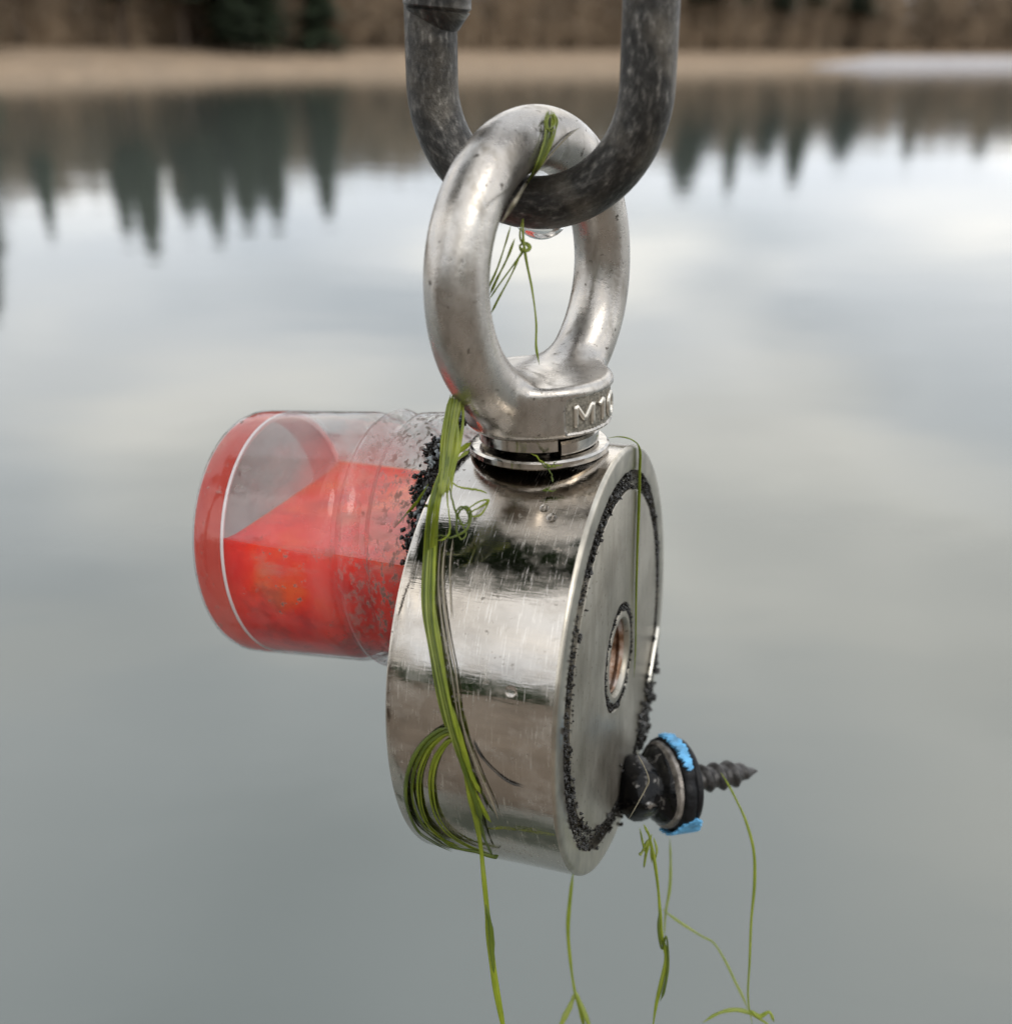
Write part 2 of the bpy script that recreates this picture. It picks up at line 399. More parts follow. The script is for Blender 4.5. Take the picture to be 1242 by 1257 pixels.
BLUE = simple('flaking_blue_paint', (.11, .37, .64), .5, .0, .42, 500, .0003)
SHARD = simple('bright_sliver', (.85, .82, .74), .25, .6, .1, 900)
WATER = m_water()
TAN = simple('dry_straw_bank', (.255, .182, .115), .95, 0, .28, .35)
STRAW = simple('dry_reed_blades', (.27, .195, .12), .8, 0, .3, .6)
GRAVEL = simple('pale_gravel', (.38, .36, .36), .9, 0, .2, .5)
HILL = simple('leaf_litter_slope', (.125, .095, .066), .95, 0, .35, .12)
TWIG = simple('bare_brown_twigs', (.27, .205, .14), .9, 0, .42, .13)
CONE = simple('dark_conifer_needles', (.028, .044, .017), .85, 0, .4, .5)
BARK = simple('conifer_bark', (.075, .055, .04), .9, 0, .3, 3)
GRASS = simple('near_bank_grass', (.19, .16, .13), .95, 0, .25, 1.2)
GREEN = simple('near_wood_leaves', (.040, .085, .025), .8, 0, .5, .5)

# ================================================================== THE SETTING
# shoreline: photo points on the water's edge, then the bays beyond the frame
shore = [Vector((-210, -30, 0)), Vector((-150, 30, 0)), Vector((-95, 78, 0))]
shore += [ground(x, y) for x, y in ((0, 96.5), (240, 91), (480, 86.5), (700, 84.5), (900, 83), (1080, 81.5), (1242, 80.5))]
shore += [Vector((215, 300, 0)), Vector((380, 370, 0))]
def dens(P, step):
    o = []
    for a, b in zip(P, P[1:]):
        n = max(1, int((b - a).length / step))
        o += [a.lerp(b, k / n) for k in range(n)]
    return o + [P[-1]]
SH = dens(catmull(shore, 6), 4.5)
SEEN = [p.y > 20 and abs(p.x) < .62 * p.y + 12 for p in SH]
def outward(i):
    a, b = SH[max(0, i - 2)], SH[min(len(SH) - 1, i + 2)]
    t = (b - a).normalized(); return Vector((-t.y, t.x, 0))
def strip(rows, jag=0.0):
    V = []; F = []; n = len(SH)
    for r, (d, z) in enumerate(rows):
        for i in range(n):
            p = SH[i] + outward(i) * (d + (random.uniform(-jag, jag) if r else 0))
            V.append((p.x, p.y, z + (random.uniform(-.12, .12) * min(1, d / 4) if r > 1 else 0)))
    for r in range(len(rows) - 1):
        for i in range(n - 1): F.append((r * n + i, r * n + i + 1, (r + 1) * n + i + 1, (r + 1) * n + i))
    return V, F
wv = [(-900, -900, 0), (900, -900, 0), (900, 1200, 0), (-900, 1200, 0)]
tag(obj('water', wv, [(0, 1, 2, 3)], WATER, smooth=False), kind='structure')
V, F = strip([(-1.5, -.4), (0, .02), (1.0, .25), (4, .5), (12, 1.1), (22, 2.0), (32, 2.9), (40, 3.3)], .35)
tag(obj('far_bank', V, F, TAN), kind='structure')
V, F = strip([(39, 3.1), (55, 4.6), (85, 8.5), (140, 13), (330, 20.0)], 1.0)
tag(obj('hills', V, F, HILL), kind='structure')
# pale gravel beach along the right-hand end of the far shore
ib = [i for i in range(len(SH)) if SH[i].x > ground(1010, 83).x]
V = []; F = []
for i in ib:
    k = min(1, (i - ib[0]) / 6)
    for d, z in ((-.3, .03), (.2, .12), (2.0 * k + .2, .46 * k + .1), (9.0 * k + .3, 1.15 * k + .1), (15.0 * k + .4, 1.9 * k + .1)):
        p = SH[i] + outward(i) * (d - .05); V.append((p.x, p.y, z + .06))
for a in range(len(ib) - 1):
    for r in range(4): F.append((a * 5 + r, a * 5 + 5 + r, a * 5 + 6 + r, a * 5 + 1 + r))
tag(obj('beach', V, F, GRAVEL), kind='structure')
# dry reeds on the bank
V = []; F = []
for _ in range(9000):
    i = random.randrange(2, len(SH) - 2); d = random.uniform(.6, 40); z = .05 + d * .082
    p = SH[i] + outward(i) * d + Vector((random.uniform(-3, 3), random.uniform(-1, 1), 0)); h = random.uniform(.15, .45)
    a = random.uniform(0, 3.14); wd = random.uniform(.05, .16); o = len(V)
    V += [(p.x - wd * math.cos(a), p.y - wd * math.sin(a), z - .2), (p.x + wd * math.cos(a), p.y + wd * math.sin(a), z - .2), (p.x + random.uniform(-.15, .15), p.y, z + h)]
    F.append((o, o + 1, o + 2))
tag(obj('dry_reeds', V, F, STRAW, smooth=False), 'straw coloured dry reeds covering the far bank above the water', 'reeds', kind='stuff')

# bare brown wood behind the bank (one mass, out of focus)
def bare_tree(p, h, V, F):
    o = len(V); r = .025 * h
    for k in range(5):
        a = k * 1.2566; V.append((p.x + r * math.cos(a), p.y + r * math.sin(a), p.z - .3))
    V.append((p.x + random.uniform(-.3, .3), p.y, p.z + h * .95))
    F.extend((o + k, o + (k + 1) % 5, o + 5) for k in range(5))
    for _ in range(230):
        z = h * random.random() ** 1.05; wmax = .25 * h * (math.sin(min(1, z / h * .98 + .02) * math.pi) ** .6 * .7 + (.32 if z < .3 * h else .1))
        a = random.uniform(0, 6.283); q = wmax * math.sqrt(random.random())
        c = Vector((p.x + q * math.cos(a), p.y + q * math.sin(a), p.z + z)); ln = random.uniform(.35, .9) * (.55 + h * .05)
        d = Vector((math.cos(a) * random.uniform(.2, .9), math.sin(a) * random.uniform(.2, .9), random.uniform(.4, 1.2))).normalized() * ln
        s = Vector((random.uniform(-1, 1), random.uniform(-1, 1), random.uniform(-.4, .4))).normalized() * random.uniform(.2, .45)
        o = len(V); V.extend([tuple(c - s), tuple(c + s), tuple(c + d)]); F.append((o, o + 1, o + 2))
def far_height(px):                         # crowns are lower at the left-hand end of the wood
    return np.interp(px, [-300, 0, 130, 180, 480, 760, 1242, 1600], [12.8, 12.8, 13.0, 13.6, 16.0, 16.6, 16.6, 16])
V = []; F = []
for i in range(0, len(SH)):
    for _ in range((32 if SH[i].x < 0 else 24) if SEEN[i] else 0):
        d = 37 + 34 * random.random() ** 1.4
        p = SH[i] + outward(i) * d + Vector((random.uniform(-2, 2), random.uniform(-2, 2), 0)); p.z = 3.1 + (d - 39) * .08
        px = IW / 2 + FPX * p.x / max(1, p.y * cp)
        bare_tree(p, far_height(px) * random.uniform(.78, 1.06) - (p.z - 3.9), V, F)
tag(obj('bare_wood', V, F, TWIG, smooth=False), 'leafless brown wood lining the far bank behind the dry reeds', 'wood', kind='stuff')

# conifers standing out of the wood, each a thing of its own
def conifer_mesh(seed, low=.06):
    r = random.Random(seed); V = []; F = []
    for k in range(46):
        z = low + (1 - low) * (k / 45) ** .9; R0 = .20 * (1 - z) ** .55 * (.75 + .5 * r.random()) + .012
        for b in range(15):
            a = r.uniform(0, 6.283); q = R0 * r.uniform(.6, 1.15); dz = -.25 * q - r.uniform(0, .03); wd = .03 + .12 * q
            ca, sa = math.cos(a), math.sin(a); o = len(V)
            V += [(0, 0, z), (q * .6 * ca - wd * sa, q * .6 * sa + wd * ca, z + dz * .5), (q * ca, q * sa, z + dz), (q * .6 * ca + wd * sa, q * .6 * sa - wd * ca, z + dz * .5 - .01)]
            F += [(o, o + 1, o + 2), (o, o + 2, o + 3)]
    me = bpy.data.meshes.new('crown'); me.from_pydata(V, [], F); me.materials.append(CONE); return me
tv, tf, _ = tube_data([Vector((0, 0, -.03)), Vector((0, 0, .5)), Vector((0, 0, .96))], lambda t: .016 * (1.05 - t), 7)
trunk_me = bpy.data.meshes.new('trunk'); trunk_me.from_pydata([tuple(v) for v in tv], [], tf); trunk_me.materials.append(BARK)
crowns = [conifer_mesh(s) for s in (1, 2, 3)]; high_crowns = [conifer_mesh(s, .42) for s in (4, 5, 6)]   # trees deep in the wood have lost their lower boughs
def conifer(px, tip_y, back, width, label):
    """a conifer whose mirrored tip lies at (px, tip_y) in the lake, `back` metres behind the shore"""
    r = ray(px, tip_y); az = r.x / r.y
    j = min(range(len(SH)), key=lambda i: abs(SH[i].x / max(1e-3, SH[i].y) - az) if SH[i].y > 5 else 9)
    yy = SH[j].y + back; h = -r.z / r.y * yy - HC
    back += 24; yy += 24; h = -r.z / r.y * yy - HC; zb = 3.0 + max(0, back - 39) * .08
    t = empty('conifer', (az * yy, yy, zb)); hh = h - zb
    wv2 = width * random.uniform(.75, 1.25); t.scale = (hh * wv2, hh * wv2, hh); t.rotation_euler.z = random.uniform(0, 6)
    for nm, me in (('trunk', trunk_me), ('crown', random.choice(high_crowns if back > 43 else crowns))):
        o = bpy.data.objects.new(nm, me); col.objects.link(o); o.parent = t
    tag(t, label, 'conifer', 'dark conifers on the far bank')
for a in ((-8, 395, 12, 1.04, 'tall conifer whose dark reflection touches the left edge of the lake'),
          (64, 288, 24, 0.78, 'lone slim conifer reflected below the low brown wood at the far left'),
          (158, 290, 36, 1.30, 'broad conifer at the left end of the dark clump on the far bank'),
          (190, 314, 34, 1.30, 'tallest conifer of the dark clump on the far bank'),
          (232, 276, 38, 1.17, 'conifer just right of the tallest one in the dark clump'),
          (270, 296, 32, 1.17, 'conifer in the middle of the dark clump, pointed tip'),
          (306, 284, 18, 1.30, 'broad conifer right of the middle of the dark clump'),
          (342, 282, 15, 1.04, 'conifer at the right end of the dark clump on the far bank'),
          (175, 262, 20, 1.43, 'short conifer filling the left half of the dark clump'),
          (248, 262, 20, 1.43, 'short conifer filling the middle of the dark clump'),
          (326, 255, 20, 1.43, 'short conifer filling the right half of the dark clump'),
          (404, 268, 14, 0.98, 'single narrow conifer standing between the dark clump and the steel link'),
          (838, 236, 36, 1.70, 'first conifer right of the steel link on the far bank'),
          (893, 240, 36, 1.13, 'slim pointed conifer, second right of the steel link'),
          (935, 205, 38, 1.70, 'short conifer between the two pointed ones right of the link'),
          (972, 228, 36, 1.70, 'broad conifer, third tall one right of the steel link'),
          (1030, 200, 38, 1.89, 'wide low conifer on the far bank above the pale water'),
          (1112, 198, 40, 1.51, 'small conifer left of the dark one near the right edge'),
          (1200, 192, 38, 2.07, 'dark wide conifer nearest the right edge of the picture')):
    conifer(*a)

# bank the picture is taken from: it shows only as a mirror image in the polished magnet
V = []; F = []; rows = [(-.35, -.3), (-.5, .12), (-1.0, .22), (-3, .4), (-8, .9), (-20, 1.8), (-60, 4), (-200, 9)]
xs = np.linspace(-140, 140, 57)
for y, z in rows:
    for x in xs: V.append((x, y - (abs(x) * .12) + random.uniform(-.05, .05), z + random.uniform(-.03, .03)))
for r in range(len(rows) - 1):
    for i in range(len(xs) - 1): F.append((r * 57 + i, r * 57 + i + 1, (r + 1) * 57 + i + 1, (r + 1) * 57 + i))
tag(obj('near_bank', V, [f[::-1] for f in F], GRASS), kind='structure')
V = []; F = []
for _ in range(150):
    p = Vector((random.uniform(-70, 70), random.uniform(-44, -20), 1.2)); h = random.uniform(5, 9)
    tv, tf, _u = tube_data([p - Vector((0, 0, .5)), p + Vector((0, 0, h * .6))], lambda t: .16 * (1.1 - t), 5)
    o = len(V); V += [tuple(v) for v in tv]; F += [tuple(i + o for i in f) for f in tf]
    for _k in range(130):
        z = random.uniform(.12, 1); q = .28 * h * math.sqrt(random.random()) * math.sin(max(.15, 1 - z) * 2.2)
        a = random.uniform(0, 6.283); c = p + Vector((q * math.cos(a), q * math.sin(a), z * h)); o = len(V)
        for _c in range(3): V.append(tuple(c + Vector([random.uniform(-.55, .55) for _ in range(3)])))
        F.append((o, o + 1, o + 2))
tag(obj('near_wood', V, F, GREEN, smooth=False), 'green wood behind the viewer, mirrored as a band on the magnet', 'wood', kind='stuff')

# made-up pine out of view at left, added for the magnet's green reflection
pb = Vector((-3.5, -1.6, .1)); pine = empty('added_pine', pb)
tag(pine, 'added unseen pine, put there for the green reflection below the washer', 'added reflection tree')
tv, tf, _u = tube_data(catmull([Vector((0, 0, -.3)), Vector((.05, .3, 2.5)), Vector((.2, 1.0, 5.0)), Vector((.35, 1.6, 8.4))], 6), lambda t: .17 * (1.08 - t), 10)
obj('trunk', tv, tf, BARK, pine)
V = []; F = []
for _ in range(60):
    z = random.uniform(5.2, 8.6); a = random.uniform(0, 6.283); rr = 2.4 * (1 - (z - 5.4) / 4.2) * random.uniform(.5, 1.0)
    c0 = Vector((.3, 1.4, z)); tip = c0 + Vector((rr * math.cos(a), rr * math.sin(a), random.uniform(-.1, .4)))
    tv, tf, _u = tube_data([c0, c0.lerp(tip, .5), tip], lambda t: .03 * (1.1 - t), 5); o = len(V); V += [tuple(v) for v in tv]; F += [tuple(i + o for i in f) for f in tf]
    for _k in range(620):
        p = c0.lerp(tip, random.random() ** .6) + Vector([random.gauss(0, .17) for _ in range(3)]); o = len(V)
        d = Vector([random.gauss(0, 1) for _ in range(3)]).normalized(); e = d.orthogonal().normalized() * .03
        V += [tuple(p - e), tuple(p + e), tuple(p + d * random.uniform(.12, .24))]; F.append((o, o + 1, o + 2))
obj('crown', V, F, GREEN, pine, smooth=False)

# ================================================================== THE MAGNET
nX = Vector((0.94092953, -0.33686449, 0.03426283)).normalized()
upZ = Vector((-0.02989764, 0.01813875, 0.99938837)); upZ = (upZ - nX * upZ.dot(nX)).normalized()
hY = upZ.cross(nX)
C0 = CAM + Vector((0.0199046, 0.16864945, -0.09768579))
ROT = Matrix((nX, hY, upZ)).transposed()
RM, TM = .0375, .0275
def loc2w(x, y, z): return C0 + nX * x + hY * y + upZ * z
def w2loc(p): d = p - C0; return Vector((d.dot(nX), d.dot(hY), d.dot(upZ)))
mag = empty('fishing_magnet', C0, ROT)
tag(mag, 'round polished steel fishing magnet with eyebolt, hanging above the lake', 'magnet')
mm = .001
prof = [(-TM + .2 * mm, 0), (-TM + .2 * mm, .79 * RM), (-TM + 1.5 * mm, .79 * RM), (-TM + 1.5 * mm, .885 * RM), (-TM, .885 * RM), (-TM, RM - .5 * mm), (-TM + .15 * mm, RM - .15 * mm), (-TM + .5 * mm, RM)]
prof += [(-TM + .5 * mm + k * (TM - 1.2 * mm) / 8, RM) for k in range(1, 9)]
V, F = lathe(prof, 192); body = smooth_by_angle(obj('body', V, F, NICKEL, mag), 40)
# rim: bevel and flat lip round the front
prof = [(-.7 * mm, RM), (-.45 * mm, RM - .06 * mm), (-.2 * mm, RM - .25 * mm), (-.05 * mm, RM - .55 * mm), (0, RM - .9 * mm), (0, .905 * RM), (-.12 * mm, .885 * RM), (-1.4 * mm, .882 * RM), (-1.4 * mm, .27 * RM)]
V, F = lathe(prof, 192)
smooth_by_angle(obj('rim', V, F, RIM, mag), 40)
RI = .795 * RM
prof = [(-1.4 * mm, RI + .1 * mm), (-.15 * mm, RI), (.05 * mm, RI - .35 * mm), (.05 * mm, 9.9 * mm), (-.2 * mm, 9.6 * mm), (-1.4 * mm, 9.5 * mm)]
V, F = lathe(prof, 160, lambda i, a: .003 * math.sin(29 * a + 2) * math.sin(7 * a) if i < 3 else .012 * math.sin(13 * a) * math.sin(5 * a) if i > 2 else 0)
smooth_by_angle(obj('face_plate', V, F, FACE, mag), 35)
prof = [(-1.4 * mm, 8.5 * mm), (-.1 * mm, 8.4 * mm), (.1 * mm, 8.1 * mm), (.1 * mm, 7.2 * mm), (-.3 * mm, 6.8 * mm), (-.8 * mm, 6.7 * mm)]
V, F = lathe(prof, 96); smooth_by_angle(obj('hole_collar', V, F, FACE, mag), 35)
# threaded hole
Vh = []; Fh = []; sg, rw = 64, 60
for i in range(rw + 1):
    x = -.75 * mm - i / rw * 6 * mm
    for k in range(sg):
        a = 2 * math.pi * k / sg; ph = (x / (1.5 * mm) + k / sg) % 1
        r = 6.75 * mm - .55 * mm * (abs(ph - .5) * 2); Vh.append((x, r * math.cos(a), r * math.sin(a)))
for i in range(rw):
    for k in range(sg): Fh.append((i * sg + k, (i + 1) * sg + k, (i + 1) * sg + (k + 1) % sg, i * sg + (k + 1) % sg))
o = len(Vh); Vh.append((-5.2 * mm, 0, 0))
for k in range(sg): Vh.append((-5.2 * mm + random.uniform(-.2, .2) * mm, 6.8 * mm * math.cos(2 * math.pi * k / sg), 6.8 * mm * math.sin(2 * math.pi * k / sg)))
Fh += [(o, o + 1 + k, o + 1 + (k + 1) % sg) for k in range(sg)]
obj('threaded_hole', Vh, Fh, RUST, mag)
# black grit packed in the two gaps
it = []
for _ in range(6500):
    a = random.uniform(0, 6.283); r = RM * random.uniform(.797, .884)
    if random.random() > .62 + .5 * math.sin(3 * a + 1) * math.sin(7 * a): continue
    it.append(((random.uniform(-.7, .0) * mm, r * math.cos(a), r * math.sin(a)), (.07 + .38 * random.random() ** 3) * mm))
for _ in range(260):      # crumbs spilled over the edges of the gap, clumped
    a = random.choice([random.gauss(c, .18) for c in (math.pi, 2.6, 3.5, 4.0, 4.6, 5.0)]); r = RM * random.choice((random.gauss(.79, .008), random.gauss(.885, .006)))
    it.append(((.1 * mm, r * math.cos(a), r * math.sin(a)), (.08 + .4 * random.random() ** 3) * mm))
V, F = lumps(it); tag(obj('grit_ring', V, F, GRIT, mag, smooth=False), kind='stuff')
it = []
for _ in range(900):
    a = random.uniform(0, 6.283); r = random.uniform(8.35, 9.7) * mm
    it.append(((random.uniform(-.8, .15) * mm, r * math.cos(a), r * math.sin(a)), random.uniform(.12, .36) * mm))
V, F = lumps(it); tag(obj('grit_collar', V, F, GRIT, mag, smooth=False), kind='stuff')

# washers under the eyebolt (local X/Y/Z of the magnet; bolt axis = +Z at x = -14 mm)
BX = -14.02 * mm
def zlathe(prof, seg=96, f=None):
    V, F = lathe(prof, seg); return [(BX + v[2], v[1], RM + v[0]) for v in V], F
V, F = zlathe([(.05 * mm, 5 * mm), (.05 * mm, 11.3 * mm), (.35 * mm, 11.65 * mm), (1.2 * mm, 11.65 * mm), (1.5 * mm, 11.3 * mm), (1.5 * mm, 5 * mm)], 128)
smooth_by_angle(obj('flat_washer', V, F, WASH, mag), 30)
camL = w2loc(CAM); camaz = math.atan2(camL.y, camL.x - BX)
Vs = []; Fs = []; n = 90
for i in range(n + 1):
    a = camaz + .33 + .03 + (2 * math.pi - .06) * i / n; dz = .7 * mm * (i / n)
    for r, z in ((6 * mm, 1.55), (9.6 * mm, 1.55), (10 * mm, 1.9), (10 * mm, 3.6), (9.6 * mm, 4.0), (6 * mm, 4.0)):
        Vs.append((BX + r * math.cos(a), r * math.sin(a), RM + z * mm + dz))
for i in range(n):
    for k in range(6): Fs.append((i * 6 + k, i * 6 + (k + 1) % 6, i * 6 + 6 + (k + 1) % 6, i * 6 + 6 + k))
Fs += [(0, 1, 2, 3, 4, 5)[::-1], tuple(n * 6 + k for k in range(6))]
smooth_by_angle(obj('spring_washer', Vs, Fs, WASH, mag), 30)

# eyebolt: forged ring blended into its collar (distances in mm)
PH = 1.29636485; RC, RT, ZC = 20.436, 4.78, 29.08; FR, Z0, Z1 = 12.35, 5.0, 13.4
sgn = 1
def box_az(x, y): return (np.arctan2(y, x) - camaz + np.pi) % (2 * np.pi) - np.pi
AZ0, AZ1 = math.radians(20), math.radians(104)
def sdf(x, y, z):
    q = x * math.cos(PH) + y * math.sin(PH); wv_ = -x * math.sin(PH) + y * math.cos(PH); zt = z - ZC
    tor = np.sqrt((np.sqrt(q * q + zt * zt) - RC) ** 2 + wv_ * wv_) - RT - .35 * np.clip(-zt / RC, 0, 1)
    rr = np.sqrt(x * x + y * y); c = 1.3
    dx = rr - (FR - c); dz = np.abs(z - (Z0 + Z1) / 2) - ((Z1 - Z0) / 2 - c)
    fl = np.sqrt(np.maximum(dx, 0) ** 2 + np.maximum(dz, 0) ** 2) + np.minimum(np.maximum(dx, dz), 0) - c
    sh = np.maximum(rr - 5, np.abs(z - 3) - 3.2)
    k = 3.0; hh = np.clip(.5 + .5 * (fl - tor) / k, 0, 1); d = fl * (1 - hh) + tor * hh - k * hh * (1 - hh)
    s = box_az(x, y); s = (s - (AZ0 + AZ1) / 2) * FR; zz_ = z - 8.6
    pk = np.sqrt(np.maximum(np.abs(s) - ((AZ1 - AZ0) / 2 * FR - .9), 0) ** 2 + np.maximum(np.abs(zz_) - 2.0, 0) ** 2) - .9
    pk = np.maximum(pk, FR - .55 - rr)
    d = np.maximum(d, -pk)
    return np.minimum(d, sh)
V, F = surface_nets(sdf, (-27, -27, -.5), (27, 27, 56), .34)
V = [(BX + v[0] * mm, v[1] * mm, RM + v[2] * mm) for v in V]
eye = obj('eyebolt', V, F, CAST, mag)
eye['label'] = 'forged steel lifting eye with collar'
# raised lettering in the pocket
def on_collar(u, v, r):                       # letter plane (mm along the collar, mm up) -> magnet space
    a = camaz + AZ0 + math.radians(9) + u / FR
    return Vector((BX + r * math.cos(a) * mm, r * math.sin(a) * mm, RM + (8.6 + v) * mm))
lp = []
h_ = 1.75
oval = [(9.7 + 1.25 * math.cos(k / 18 * 2 * math.pi), h_ * math.sin(k / 18 * 2 * math.pi)) for k in range(19)]
for st in ([(0, -h_), (0, h_), (1.75, -.75), (3.5, h_), (3.5, -h_)], [(5.2, h_ * .55), (6.4, h_), (6.4, -h_)], oval):
    Q = []
    for (a, b), (c, d) in zip(st, st[1:]):
        for k in range(6): Q.append(on_collar(a + (c - a) * k / 6, b + (d - b) * k / 6, FR - .42))
    Q.append(on_collar(*st[-1], FR - .42))
    # each straight stroke its own rounded bar so that corners stay crisp
    segs = [Q] if st is oval else [Q[k * 6:k * 6 + 7] for k in range(len(st) - 1)]
    for sg_ in segs:
        t_, f_, _u = tube_data(sg_, .46 * mm, 10, 1.0); lp.append((t_, f_))
V, F, _u = merge(lp)
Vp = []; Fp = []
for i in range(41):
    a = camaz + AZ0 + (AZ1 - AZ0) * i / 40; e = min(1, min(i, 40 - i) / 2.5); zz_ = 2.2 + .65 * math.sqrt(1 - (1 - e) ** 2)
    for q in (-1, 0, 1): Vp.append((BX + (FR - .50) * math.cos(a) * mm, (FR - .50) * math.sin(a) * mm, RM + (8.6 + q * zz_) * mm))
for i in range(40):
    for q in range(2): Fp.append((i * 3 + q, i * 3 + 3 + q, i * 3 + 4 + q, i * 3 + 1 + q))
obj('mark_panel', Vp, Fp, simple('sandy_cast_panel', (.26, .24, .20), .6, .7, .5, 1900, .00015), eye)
lt = obj('lettering', V, F, LETTER, eye); lt['label'] = 'raised size mark on the collar'

# ================================================================== STEEL LINK through the eye
BL = loc2w(BX, 0, RM + 40.0 * mm)
yaw = math.radians(24); gX = Vector((math.cos(yaw), -math.sin(yaw), 0)); gZ = Vector((0, 0, 1)); RL = 17.3 * mm; SL = 34 * mm; rl = 4.02 * mm
P = []
for k in range(41):
    a = math.pi * k / 40; P.append(BL + gX * (RL * -math.cos(a)) + gZ * (RL - RL * math.sin(a)))
P = P[::-1]                                  # right-hand leg top -> bottom -> left-hand leg
left = [BL + gX * -RL + gZ * (RL + SL * k / 16) for k in range(1, 17)]
top = [BL + gX * (-RL * math.cos(math.pi * k / 30)) + gZ * (RL + SL + RL * math.sin(math.pi * k / 30)) for k in range(1, 31)]
right = [BL + gX * RL + gZ * (RL + SL * (1 - k / 16)) for k in range(1, 16)]
LP = P + left + top + right; k0 = len(P) + len(left) + 15; LP = LP[k0:] + LP[:k0]
V, F, UV = tube_data(LP, rl, 40, closed=True, side=gX.cross(gZ))
lk = empty('chain_link', BL - gZ * rl); tag(lk, 'weathered dark grey steel link threaded through the eyebolt ring', 'chain link')
def under(o, root):                          # keep world shape when parenting to a thing
    o.parent = root; o.matrix_parent_inverse = root.matrix_world.inverted(); return o
bpy.context.view_layer.update()
under(obj('ring', V, F, LINK, uvs=UV), lk)
cz = at(530, 14, .172).z
cpnt = BL + gX * (-RL + 1.15 * mm) + gZ * (cz - BL.z)
pr = [(-2.6 * mm, 3.25 * mm), (-1.2 * mm, 4.15 * mm), (-.1 * mm, 4.95 * mm), (0, 4.65 * mm), (.15 * mm, 4.75 * mm), (.5 * mm, 5.15 * mm), (13 * mm, 5.15 * mm), (13.6 * mm, 4.85 * mm), (13.8 * mm, 4.0 * mm)]
V, F = lathe(pr, 48); tilt = Matrix.Rotation(-.05, 3, Vector((0, 1, 0)))
V = [cpnt + gX * (v[2] + v[0] * .02) + gX.cross(gZ) * v[1] + gZ * (v[0] - .10 * v[2]) for v in V]
under(smooth_by_angle(obj('sleeve', V, F, LINK, uvs=[((v - cpnt).dot(gX) * 40, v.z) for v in V])), lk)

# water drop hanging under the link
dp = BL - gZ * (rl + .0) + gX * 1.0 * mm
V0, F0 = lathe([(-1.5 * mm, 0), (-1.45 * mm, .9 * mm), (-1.2 * mm, 1.8 * mm), (-.6 * mm, 2.9 * mm), (0.0, 3.6 * mm), (.6 * mm, 4.0 * mm), (.9 * mm, 3.0 * mm), (1.0 * mm, 0)], 40)
V = [dp + gX * v[1] + gX.cross(gZ) * (v[2] * .6) + gZ * v[0] for v in V0]
tag(obj('water_drop', V, F0, DROP), 'clear water drop hanging from the lowest point of the steel link', 'water drop')

# ================================================================== JAR stuck to the back
JR, JL = 23.3 * mm, 44.9 * mm
jt = math.radians(3.5)
jX = (-nX * math.cos(jt) - upZ * math.sin(jt)).normalized(); jY = hY; jZ = jX.cross(jY)
if jZ.z < 0: jY = -jY; jZ = jX.cross(jY)
jmid = loc2w(-TM, .0030, .0164) - nX * (JL / 2)
j0 = jmid - jX * (JL / 2)                    # mouth, against the magnet
JROT = Matrix((jX, jY, jZ)).transposed()
jar = empty('specimen_jar', j0, JROT); tag(jar, 'small clear plastic jar half full of red liquid, stuck to the magnet back', 'jar')
def rnd(x): return x * mm
prof = [(1.6, 21.0), (1.6, 22.8), (2.4, 23.3), (9.5, 23.3), (10.2, 22.5), (11.2, 21.7), (12.2, 21.8), (13.2, 23.2), (14.4, 23.8), (15.6, 23.3), (16.5, 22.1), (17.5, 21.9), (18.6, 22.9), (20, 23.25), (30, 23.3), (40, 23.35), (43.2, 23.3), (44.3, 22.9), (44.8, 22.2), (44.9, 21.2), (44.7, 0)]
V, F = lathe([(a * mm, b * mm) for a, b in prof], 128); smooth_by_angle(obj('wall', V, F, JAR, jar), 40)
prof = [(38.6, 22.3), (38.7, 22.6), (38.9, 22.9), (40, 23.1), (43.0, 23.05), (44.2, 22.5), (44.6, 21.6), (44.4, 21.4), (38.6, 22.3)]
V, F = lathe([(a * mm, b * mm) for a, b in prof], 96); smooth_by_angle(obj('base', V, F, JBASE, jar), 40)
prof = [(38.3, 22.0), (38.1, 22.5), (37.9, 22.85), (38.1, 23.05), (38.5, 22.95), (38.6, 22.4)]
V, F = lathe([(a * mm, b * mm) for a, b in prof], 96); obj('edge_highlight', V, F, simple('pale_edge_highlight', (.80, .74, .73), .12, 0, .08, 200), jar)  # pale ring painted as the bright edge line of the clear base
m, t, o = mat('frosted_clear_floor')
d_ = N(t, 'ShaderNodeBsdfDiffuse'); d_.inputs[0].default_value = (.42, .41, .40, 1); t_ = N(t, 'ShaderNodeBsdfTranslucent'); t_.inputs[0].default_value = (.5, .49, .48, 1)
a_ = N(t, 'ShaderNodeMixShader'); L(t, d_.outputs[0], a_.inputs[1]); L(t, t_.outputs[0], a_.inputs[2]); r_ = N(t, 'ShaderNodeBsdfTransparent')
b_ = N(t, 'ShaderNodeMixShader'); b_.inputs[0].default_value = .72; L(t, r_.outputs[0], b_.inputs[1]); L(t, a_.outputs[0], b_.inputs[2]); L(t, b_.outputs[0], o.inputs[0])
V, F = lathe([(38.45 * mm, 0), (38.45 * mm, 22.6 * mm)], 96); obj('floor', V, F, m, jar)
